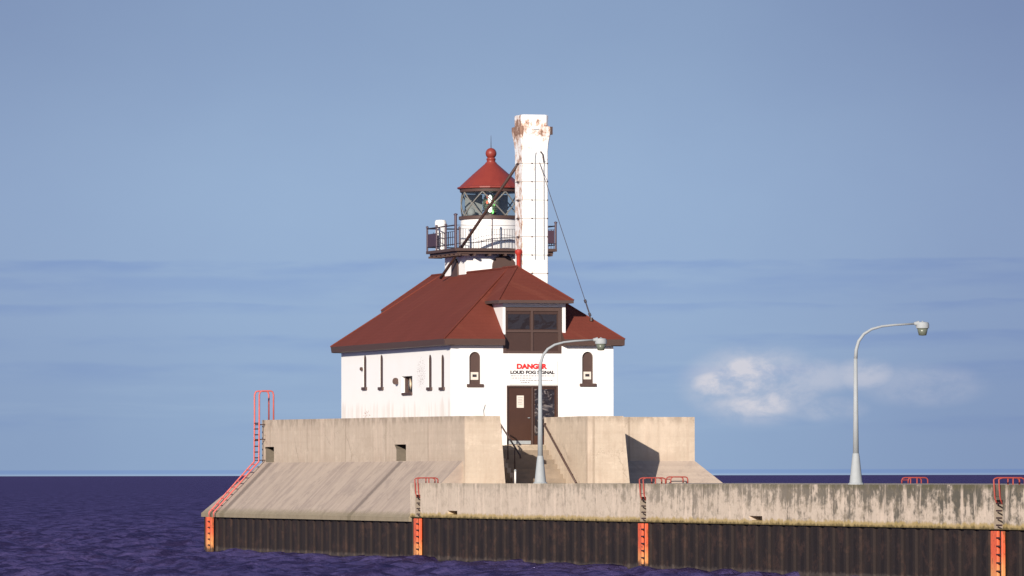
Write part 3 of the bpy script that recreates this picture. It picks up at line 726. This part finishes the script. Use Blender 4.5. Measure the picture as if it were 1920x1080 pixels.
# gallery
gh = 2.07
q = MB(); q.box(TX-gh, TX+gh, TY-gh, TY+gh, 11.84, 11.95)
q.box(TX-gh+.12, TX+gh-.12, TY-gh+.12, TY+gh-.12, 11.74, 11.839)
gal = q.build('gallery', M['brown'], lh)
q = MB()
for k in range(7):
    a = -gh+.2+k*(2*gh-.4)/6
    for args in ((TX+a-.04, TX+a+.04, TY-gh+.05, TY-hw), (TX-gh+.05, TX-hw, TY+a-.04, TY+a+.04)):
        q = MB(); q.box(*args, 11.66, 11.739); q.build('joist', M['brown'], gal)
G0 = [(TX-gh+.04, TY-gh+.04), (TX+gh-.04, TY-gh+.04), (TX+gh-.04, TY+gh-.04), (TX-gh+.04, TY+gh-.04)]
def post(x, y, h, rad=.038):
    q = MB(); q.tube([(x, y, 11.94), (x, y, 11.95+h)], rad, 8); q.lathe(x, y, [(rad*1.5, 11.95+h), (rad*1.5, 11.95+h+.04), (.01, 11.95+h+.07)], 8); q.build('post', M['plum'], rl)
q = MB()
for i in range(4):
    a, b_ = G0[i], G0[(i+1) % 4]
    q.tube([(*a, 12.84), (*b_, 12.84)], .026 if i else .008, 6)
    if i: q.tube([(*a, 12.10), (*b_, 12.10)], .02, 6)
rl = q.build('railing', M['black'], gal)
post(*G0[0], 1.28, .055); post(*G0[1], 1.0, .045); post(*G0[2], .95); post(*G0[3], .93)
for y in (TY-gh+1.42, TY-gh+2.75): post(TX-gh+.04, y, .93)
post(TX-.55, TY-gh+.04, 1.12, .025)
post(TX+1.0, TY-gh+.04, .92, .025)
for y in (TY-.7, TY+.7): post(TX+gh-.04, y, .93)
for x in (TX-.7, TX+.7): post(x, TY+gh-.04, .93)
q = MB()
x = G0[0][0]+.09
while x < G0[1][0]-.05: q.tube([(x, G0[0][1], 11.95), (x, G0[0][1], 12.70)], .0085, 4, False); x += .105
q.tube([(*G0[0], 12.70), (*G0[1], 12.70)], .009, 4)
q.build('baluster', M['black'], rl); q = MB()
y = G0[0][1]+.16
while y < TY-gh+1.35: q.tube([(G0[0][0], y, 12.05), (G0[0][0], y, 12.60)], .014, 4, False); y += .28
q.tube([(G0[0][0], G0[0][1], 12.38), (G0[0][0], TY-gh+2.7, 12.38)], .018, 4); q.tube([(G0[0][0], G0[0][1], 12.60), (G0[0][0], TY-gh+2.7, 12.60)], .014, 4)
q.build('baluster', M['black'], rl); q = MB()
for y in np.arange(TY-gh+1.6, TY-gh+2.7, .28): q.tube([(G0[0][0], y, 12.05), (G0[0][0], y, 12.60)], .014, 4, False)
q.build('baluster', M['black'], rl); q = MB()
for k in range(1, 14):
    a = TY-gh+k*2*gh/14; q.tube([(G0[1][0], a, 12.1), (G0[1][0], a, 12.7)], .012, 4, False)
q.build('baluster', M['black'], rl); q = MB()
for k in range(1, 14): q.tube([(TX-gh+k*2*gh/14, G0[2][1], 12.1), (TX-gh+k*2*gh/14, G0[2][1], 12.7)], .012, 4, False)
q.build('baluster', M['black'], rl)
# two sagging cables along the front rail
for z0, zc_, z1 in ((12.36, 12.30, 12.44), (12.22, 12.05, 12.2)):
    pts = []; q = MB()
    for k in range(25):
        t_ = k/24; xx = G0[0][0]+t_*(G0[1][0]-G0[0][0]); zz = 12.12+.30*math.sin(math.pi*min(1, max(0, (t_-.22)/.62)))*(1 if z0 > 12.3 else .62)+.05*math.sin(t_*9)
        pts.append((xx, G0[0][1]-.04, zz))
    q.tube(pts, .013, 5); q.build('cable', M['black'], rl)
# solid panels at two corners
q = MB(); q.box(TX-gh+.03, TX-gh+.05, TY+gh-1.32, TY+gh-.12, 12.12, 12.62); q.build('panel', M['plum'], rl)
q = MB(); q.box(TX+gh-.75, TX+gh-.10, TY-gh+.03, TY-gh+.05, 12.14, 12.66); q.build('panel', M['plum'], rl)
# lantern
q = MB(); q.lathe(TX, TY, [(1.22, 11.951), (1.20, 12.0), (1.20, 13.14)], 48); q.build('lantern_base', M['white_paint'], lh, auto=40)
q = MB(); q.lathe(TX, TY, [(1.27, 13.142), (1.27, 13.26), (1.18, 13.28)], 48); sillr = q.build('lantern_sill', M['brown'], lh, auto=40)
q = MB(); RG = 1.17; q.lathe(TX, TY, [(RG, 13.28), (RG, 14.22)], 32, False); gz_ = q.build('lantern_glazing', M['glass'], lh, smooth=True)
q = MB()
for s_ in (1, -1):
    for k in range(8):
        a0 = k*math.pi/4+.21; pts = []
        for j in range(7):
            a = a0+s_*math.pi/4*j/6; pts.append((TX+(RG+.01)*math.cos(a), TY+(RG+.01)*math.sin(a), 13.28+.93*j/6))
        q.tube(pts, .026, 5)
q.build('glazing_bar', M['bars'], gz_)
q = MB(); q.lathe(TX, TY, [(1.19, 14.20), (1.22, 14.22), (1.24, 14.34), (.9, 14.35)], 48); q.build('lantern_cornice', M['brown'], lh, auto=40)
q = MB(); q.lathe(TX, TY, [(1.30, 14.34), (1.33, 14.36), (1.33, 14.41), (1.24, 14.44), (.72, 14.92), (.24, 15.34), (.20, 15.40)], 20); lr = q.build('lantern_roof', M['lroof'], lh, auto=12)
q = MB(); q.lathe(TX, TY, [(.21, 15.36), (.17, 15.42), (.17, 15.50), (.20, 15.52), (.15, 15.56), (.14, 15.6)], 20); q.build('vent_neck', M['lroof'], lr, smooth=True)
q = MB(); q.lathe(TX, TY, [(.215*math.sin(math.pi*k/14)+.001, 15.745-.215*math.cos(math.pi*k/14)) for k in range(15)], 24); q.build('ball_finial', M['lroof'], lr, smooth=True)
q = MB(); q.tube([(TX, TY, 15.95), (TX, TY, 16.45)], [.016, .006], 6); q.build('lightning_rod', M['black'], lr)
# lens inside
q = MB(); q.lathe(TX, TY, [(.05, 13.28), (.30, 13.30), (.20, 13.36), (.20, 13.42)], 20); q.build('lens_pedestal', M['brown'], lh, smooth=True)
q = MB(); prof = []
for k in range(9):
    z = 13.42+k*.08; rad = .22+.11*math.sin(math.pi*(k+.5)/9); prof += [(rad, z), (rad+.03, z+.04), (rad-.02, z+.075)]
q.lathe(TX, TY, prof, 24); ln = q.build('lens', M['prism'], lh)
for (za, zb2) in ((13.42, 13.72), (13.80, 14.10)):
    q = MB(); q.lathe(TX-.14, TY-.33, [(.02, za), (.065, za+.04), (.075, (za+zb2)/2), (.05, zb2-.04), (.01, zb2)], 12); q.build('lamp', M['lamp_on'], ln, smooth=True)  # white flash at the lens front, built from emissive pieces
for dx_, z_, mm in ((.02, 13.86, 'lamp_green'), (.03, 13.74, 'lamp_green'), (-.26, 13.80, 'lamp_red'), (-.25, 14.02, 'lamp_red'), (-.03, 13.42, 'lamp_green')):
    q = MB(); q.lathe(TX+dx_, TY-.34, [(.01, z_-.06), (.045, z_-.02), (.045, z_+.03), (.01, z_+.08)], 8); q.build('prism', M[mm], ln, smooth=True)  # glowing beads added for the flash's colour fringes, not separate prisms
q = MB(); q.lathe(TX-.75, TY+.2, [(.16, 13.28), (.16, 13.45), (.12, 13.56), (.02, 13.60)], 16); q.build('vent_cowl', M['grey_metal'], lh, smooth=True)
q = MB(); q.box(TX-.9, TX-.2, TY+.55, TY+.6, 13.3, 14.15); q.box(TX+.2, TX+.85, TY+.55, TY+.6, 13.3, 14.15); q.build('lantern_curtain', M['grey_metal'], lh)
# stack ---------------------------------------------------------------
SX, SY = 4.22, 3.51
def ring(hx, z, ch=.10): 
    c_ = hx-ch; return [(SX-c_, SY-hx, z), (SX+c_, SY-hx, z), (SX+hx, SY-c_, z), (SX+hx, SY+c_, z), (SX+c_, SY+hx, z), (SX-c_, SY+hx, z), (SX-hx, SY+c_, z), (SX-hx, SY-c_, z)]
q = MB(); rings = [ring(.51, 9.2, .03), ring(.51, 15.45, .03), ring(.535, 15.75, .04), ring(.60, 16.15, .05), ring(.62, 16.26, .06), ring(.62, 16.42, .06), ring(.535, 16.45, .1), ring(.54, 16.85, .1), ring(.50, 16.88, .1)]
vs = [p for k in rings for p in k]; fs = [(i*8+k, i*8+(k+1) % 8, (i+1)*8+(k+1) % 8, (i+1)*8+k) for i in range(len(rings)-1) for k in range(8)]
fs += [tuple(range(len(vs)-8, len(vs)))]; q.add(vs, fs); stk = q.build('stack', M['stack'], lh)
q = MB()
zz = 15.02; bands = []
while zz > 10.6: bands.append(zz); zz -= .70
for z in bands:
    h = .518; q = MB(); q.box(SX-h, SX+h, SY-h, SY+h, z-.009, z+.009); q.build('strap', M['strap'], stk)
for z in bands:
    for x in (SX-.14, SX+.48): q = MB(); q.box(x-.025, x+.025, SY-.55, SY-.518, z-.018, z+.018); q.build('bracket', M['brown'], stk)
    q = MB(); q.box(SX-.57, SX-.518, SY-.1, SY+.1, z-.03, z+.03); q.build('bracket', M['brown'], stk)
def pipe(pts, rad): q.tube(pts, rad, 6)
for x, zt_, zb_ in ((SX-.02, 15.42, 11.35), (SX+.33, 15.1, 11.35)):
    q = MB(); q.tube([(x, SY-.545, zb_), (x, SY-.545, zt_-.2), (x+.02, SY-.545, zt_-.05), (x+.05, SY-.53, zt_+.02)], .016, 6); q.build('conduit', M['grey_metal'], stk)
q = MB(); q.tube([(SX+.20, SY-.54, 15.47), (SX+.29, SY-.545, 15.36), (SX+.335, SY-.545, 15.05)], .028, 6); q.build('conduit', M['black'], stk)
q = MB(); q.box(SX+.60, SX+.67, SY-.6, SY-.35, 16.12, 16.42); q.build('lifting_lug', M['brown'], stk); q = MB(); q.box(SX-.10, SX+.12, SY-.64, SY-.62, 16.30, 16.33); q.build('lifting_lug', M['grey_metal'], stk)
q = MB(); q.tube([(3.72, 3.6, 15.02), (2.75, 10.5, 11.06), (2.70, 10.85, 10.86)], [.06, .06, .06], 10); q.build('strut', M['brown_dark'], lh, smooth=True)
q = MB(); q.tube([(SX+.16, SY-.53, 15.05), (5.69, .55, 9.02)], .012, 6); gc = q.build('guy_cable', M['black'], lh)
q = MB(); e0 = Vector((5.69, .55, 9.02)); e1 = Vector((SX+.16, SY-.53, 15.05))
for t_ in (.02, .105): 
    a = e0.lerp(e1, t_); b2 = e0.lerp(e1, t_+.018); q.tube([a, b2], .05, 6)
q.tube([e0.lerp(e1, .02), e0.lerp(e1, .11)], .026, 6); q.build('turnbuckle', M['black'], gc)
q = MB(); q.tube([(5.69, .55, 8.95), (5.69, .55, 9.08)], .07, 8); q.build('anchor', M['brown_dark'], gc)
# red vent pipe on the front ridge
q = MB(); q.lathe(3.58, 3.08, [(.085, 10.4), (.085, 11.50), (.10, 11.52), (.145, 11.60), (.145, 11.69), (.07, 11.74)], 16); q.build('vent_pipe', M['red_light'], lh, auto=40)

# ------------------------------------------------------------------ white drum on the gallery
t = thing('vent_drum', 'white round-topped cylinder standing on the left side of the gallery', 'cylinder', (2.86, 11.4, 11.95))
q = MB(); q.lathe(2.86, 11.42, [(.21, 11.95), (.21, 12.92)], 24); q.build('body', M['white_paint'], t, auto=40)
q = MB(); q.lathe(2.86, 11.42, [(.225, 12.92), (.225, 13.08), (.19, 13.15), (.02, 13.17)], 24); q.build('lid', M['white_paint'], t, auto=40)

# ------------------------------------------------------------------ warning sign
def text(body, size, x, y, z, mat, parent, width=None, bold=0.0, name='lettering'):
    cu = bpy.data.curves.new(name, 'FONT'); cu.body = body; cu.size = size; cu.extrude = .002; cu.align_x = 'CENTER'; cu.offset = bold
    o = bpy.data.objects.new('tmp', cu); COL.objects.link(o)
    bpy.context.view_layer.update()
    me = bpy.data.meshes.new_from_object(o.evaluated_get(bpy.context.evaluated_depsgraph_get()))
    COL.objects.unlink(o); bpy.data.objects.remove(o)
    xs = [v.co.x for v in me.vertices]; wd = max(xs)-min(xs); s_ = width/wd if width else 1
    off = Vector((0, 0, 0)); q_ = parent
    while q_ is not None: off += q_.location; q_ = q_.parent
    for v in me.vertices: v.co = Vector((x+(v.co.x-(max(xs)+min(xs))/2)*s_, y-v.co.z, z+v.co.y))-off
    me.materials.clear(); me.materials.append(mat); me.name = name
    ob = bpy.data.objects.new(name, me); COL.objects.link(ob); ob.parent = parent; return ob
sg = thing('warning_sign', 'white board reading DANGER LOUD FOG SIGNAL on the wall over the brown door', 'sign', (3.23, -.01, 6.53))
q = MB(); q.box(2.29, 4.175, -.03, -.002, 6.53, 7.44); pn = q.build('board', M['white_paint'], sg)
o = text('DANGER', .25, 3.17, -.033, 7.13, M['red_ink'], sg, 1.20, .016); o['label'] = 'red word DANGER'
o = text('LOUD FOG SIGNAL', .165, 3.19, -.033, 6.935, M['dark_ink'], sg, 1.74, .009); o['label'] = 'black words LOUD FOG SIGNAL'
for row, (xs_, xe) in enumerate(((2.34, 4.02), (2.33, 3.2), (2.7, 3.95), (2.72, 3.05))):
    x = xs_; z = 6.845-row*.083; q = MB()
    while x < xe:
        l_ = random.uniform(.03, .11)
        q.box(x, x+l_, -.0335, -.031, z, z+.028)
        x += l_+random.uniform(.015, .035)
    q.build('lettering', M['faded_ink'], sg)

# ------------------------------------------------------------------ street lamps
def lamp():
    t = thing('street_lamp', 'grey lamp post with curved arm on the pier in front of the entrance steps', 'street lamp', (0, 0, 0), 'curved-arm lamp posts along the pier')
    q = MB(); q.lathe(0, 0, [(.235, 0), (.235, .03), (.20, .06), (.115, .86), (.10, .95)], 14); q.build('base', M['grey_metal'], t, auto=35)
    q = MB(); q.lathe(0, 0, [(.25, -.004), (.25, .028)], 14); q.build('base_flange', M['grey_metal'], t)
    q = MB(); q.tube([(0, 0, .9), (0, 0, 2.2), (0, 0, 3.85)], [.092, .076, .058], 14); q.build('pole', M['grey_metal'], t, smooth=True)
    q = MB(); q.tube([(0, 0, 3.84), (.02, 0, 4.12), (.10, 0, 4.38), (.27, 0, 4.60), (.52, 0, 4.75), (.85, 0, 4.84), (1.25, 0, 4.885), (1.98, 0, 4.93)], [.058, .053, .048, .044, .040, .036, .033, .030], 12); q.build('arm', M['grey_metal'], t, smooth=True)
    q = MB(); q.lathe(2.18, 0, [(.10, 4.78), (.20, 4.79), (.205, 4.90), (.18, 4.97), (.05, 4.99)], 18); q.tube([(1.90, 0, 4.93), (2.05, 0, 4.93)], [.045, .09], 10)
    hd = q.build('lamp_head', M['grey_metal'], t, auto=40)
    q = MB(); q.lathe(2.18, 0, [(.02, 4.56), (.115, 4.57), (.172, 4.79)], 18); q.build('lens', M['lens_grey'], hd, smooth=True)
    q = MB(); q.tube([(2.18, 0, 4.98), (2.18, 0, 5.01)], .03, 8); q.build('photocell', M['grey_metal'], hd)
    return t
def copy_tree(o, parent=None):
    c = o.copy(); COL.objects.link(c); c.parent = parent
    for ch in [k for k in o.children]: copy_tree(ch, c)
    return c
l1 = lamp(); l1.location = (-3.0, -21.6, ZD+.015)
l2 = copy_tree(l1); l2.location = (-3.0, -53.93, ZD+.015); l2.scale = (.965, .965, .965); l2['label'] = 'grey lamp post with curved arm standing alone on the open pier against the sky'

# ------------------------------------------------------------------ ladders
HX, HY = 7.1, -4.55
GL = 'red ladders with hooped grab rails along the pier'
def ladder_thing(y, label, fend=(.44, .07)):
    t = thing('ladder', label, 'ladder', (XF, y, 0), GL)
    for s_ in (-.20, .20):
        q = MB(); yy = y+s_
        q.tube([(XF+.04, yy, 2.30), (XF-.03, yy, 2.48), (XF-.06, yy, 2.98), (XF-.02, yy, 3.01), (XF+.05, yy, 3.03), (XF+.60, yy, 3.03), (XF+.68, yy, 3.0), (XF+.70, yy, 2.96), (XF+.70, yy, ZD)], .024, 8)
        q.build('grab_rail', M['rail_red'], t, smooth=True)
        q = MB(); q.tube([(XF+.36, yy, ZD), (XF+.36, yy, 3.05)], .022, 6); q.build('rail_post', M['rail_red'], t)
    for k in range(5):
        q = MB(); z = 1.72+k*.20; q.tube([(XF+.02, y-.20, z), (XF+.02, y+.20, z)], .024, 6); q.build('rung', M['brown_dark'], t)
    # fender channel painted orange down to the water
    q = MB(); q.box(XF-.05, XF+.06, y-.02, y-.02+fend[0], -.3, 1.56); q.build('fender_post', M['orange'], t, bevel=.02)
    q = MB(); q.box(XF-.05, XF+.06, y-.30-fend[1], y-.30, -.3, 1.56); q.build('fender_post', M['orange'], t, bevel=.02)
    q = MB(); q.box(XF+.02, XF+.05, y-.3, y-.02, -.3, 1.56); q.build('back_plate', M['pile'], t)
    for k in range(6):
        q = MB(); z = .22+k*.23; q.tube([(XF-.04, y-.34, z), (XF-.04, y+.03, z)], .028, 6); q.build('rung', M['brown_dark'], t)
    return t
ladder_thing(LAD[0], 'red grab rails over orange ladder posts at the left end of the pier wall')
ladder_thing(LAD[1], 'red leaning grab rails over orange ladder posts below the right concrete block')
ladder_thing(LAD[2], 'red grab rails over broad orange ladder posts at the far right of the pier', (.52, .09))
def far_ladder(y, label):
    t = thing('ladder', label, 'ladder', (XR, y, 0), GL)
    for s_ in (-.32, .32):
        q = MB(); yy = y+s_
        q.tube([(XR-.62, yy, ZD), (XR-.62, yy, 2.94), (XR-.58, yy, 3.0), (XR-.5, yy, 3.02), (XR-.02, yy, 3.02), (XR+.05, yy, 3.0), (XR+.09, yy, 2.94), (XR+.09, yy, .4)], .024, 8); q.build('grab_rail', M['rail_red'], t, smooth=True)
        q = MB(); q.tube([(XR-.3, yy, ZD), (XR-.3, yy, 3.01)], .022, 6); q.build('rail_post', M['rail_red'], t)
    q = MB(); q.tube([(XR-.62, y-.32, 2.94), (XR-.62, y+.32, 2.94)], .02, 6); q.build('cross_bar', M['rail_red'], t)
    for k in range(8):
        q = MB(); z = .5+k*.28; q.tube([(XR+.09, y-.32, z), (XR+.09, y+.32, z)], .022, 6); q.build('rung', M['brown_dark'], t)
t = thing('grab_rails', 'small pair of red hoop rails on the deck beside the sloping right end', 'rail', (HX+.35, HY, ZD), GL)
for s_ in (-.28, .28):
    yy = HY+s_; q = MB(); q.tube([(HX, yy, ZD), (HX, yy, 2.97), (HX+.04, yy, 3.03), (HX+.10, yy, 3.05), (HX+.56, yy, 3.05), (HX+.63, yy, 3.03), (HX+.66, yy, 2.97), (HX+.66, yy, ZD)], .024, 8); q.build('grab_rail', M['rail_red'], t, smooth=True)
q = MB(); q.tube([(HX, HY-.28, 2.97), (HX, HY+.28, 2.97)], .02, 6); q.build('cross_bar', M['rail_red'], t)
far_ladder(-25.1, 'small red hoop rails on the far pier edge, right of the lone lamp post')

# tall ladder climbing the far corner of the pier head
t = thing('ladder', 'long coral red ladder climbing the sloping left edge of the pier head', 'ladder', (-3.4, 23.6, 0))
ya, yb = 23.55, 22.78
pr = lambda y: [(-3.50, y+.0, 1.46), (-3.52, y, 1.62), (-1.62, y, 3.70), (-1.60, y, 5.6), (-1.60, y, 6.42), (-1.55, y, 6.54), (-1.47, y, 6.57), (-1.12, y, 6.57), (-1.04, y, 6.54), (-1.0, y, 6.42), (-1.0, y, ZP+.05)]
for y in (ya, yb):
    q = MB(); q.tube(pr(y), .035, 8); q.build('rail', M['coral'], t, smooth=True)
for k in range(7):
    q = MB(); z = 3.85+k*.235; q.tube([(-1.60, ya, z), (-1.60, yb, z)], .026, 6); q.build('rung', M['brown_dark'], t)
for k in range(9):
    f_ = (k+.5)/9; q = MB(); a = (-3.52+1.9*f_, 0, 1.62+2.08*f_); q.tube([(a[0], ya, a[2]), (a[0], yb, a[2])], .026, 6); q.build('rung', M['coral'], t)
for z in (3.75, 4.6, 5.2):
    q = MB(); 
    for y in (ya, yb): q.tube([(-1.60, y, z), (-1.33, y, z)], .02, 6)
    q.build('stand_off', M['brown_dark'], t)
q = MB(); q.box(-3.50, -3.38, 23.86, 24.22, -.3, 1.44); q.build('fender_post', M['orange'], t, bevel=.02)
q = MB(); q.box(-3.50, -3.38, 23.30, 23.50, -.3, 1.44); q.build('fender_post', M['orange'], t, bevel=.02)
for k in range(5):
    q = MB(); z = .3+k*.24; q.tube([(-3.47, 23.45, z), (-3.47, 23.9, z)], .03, 6); q.build('rung', M['brown_dark'], t)
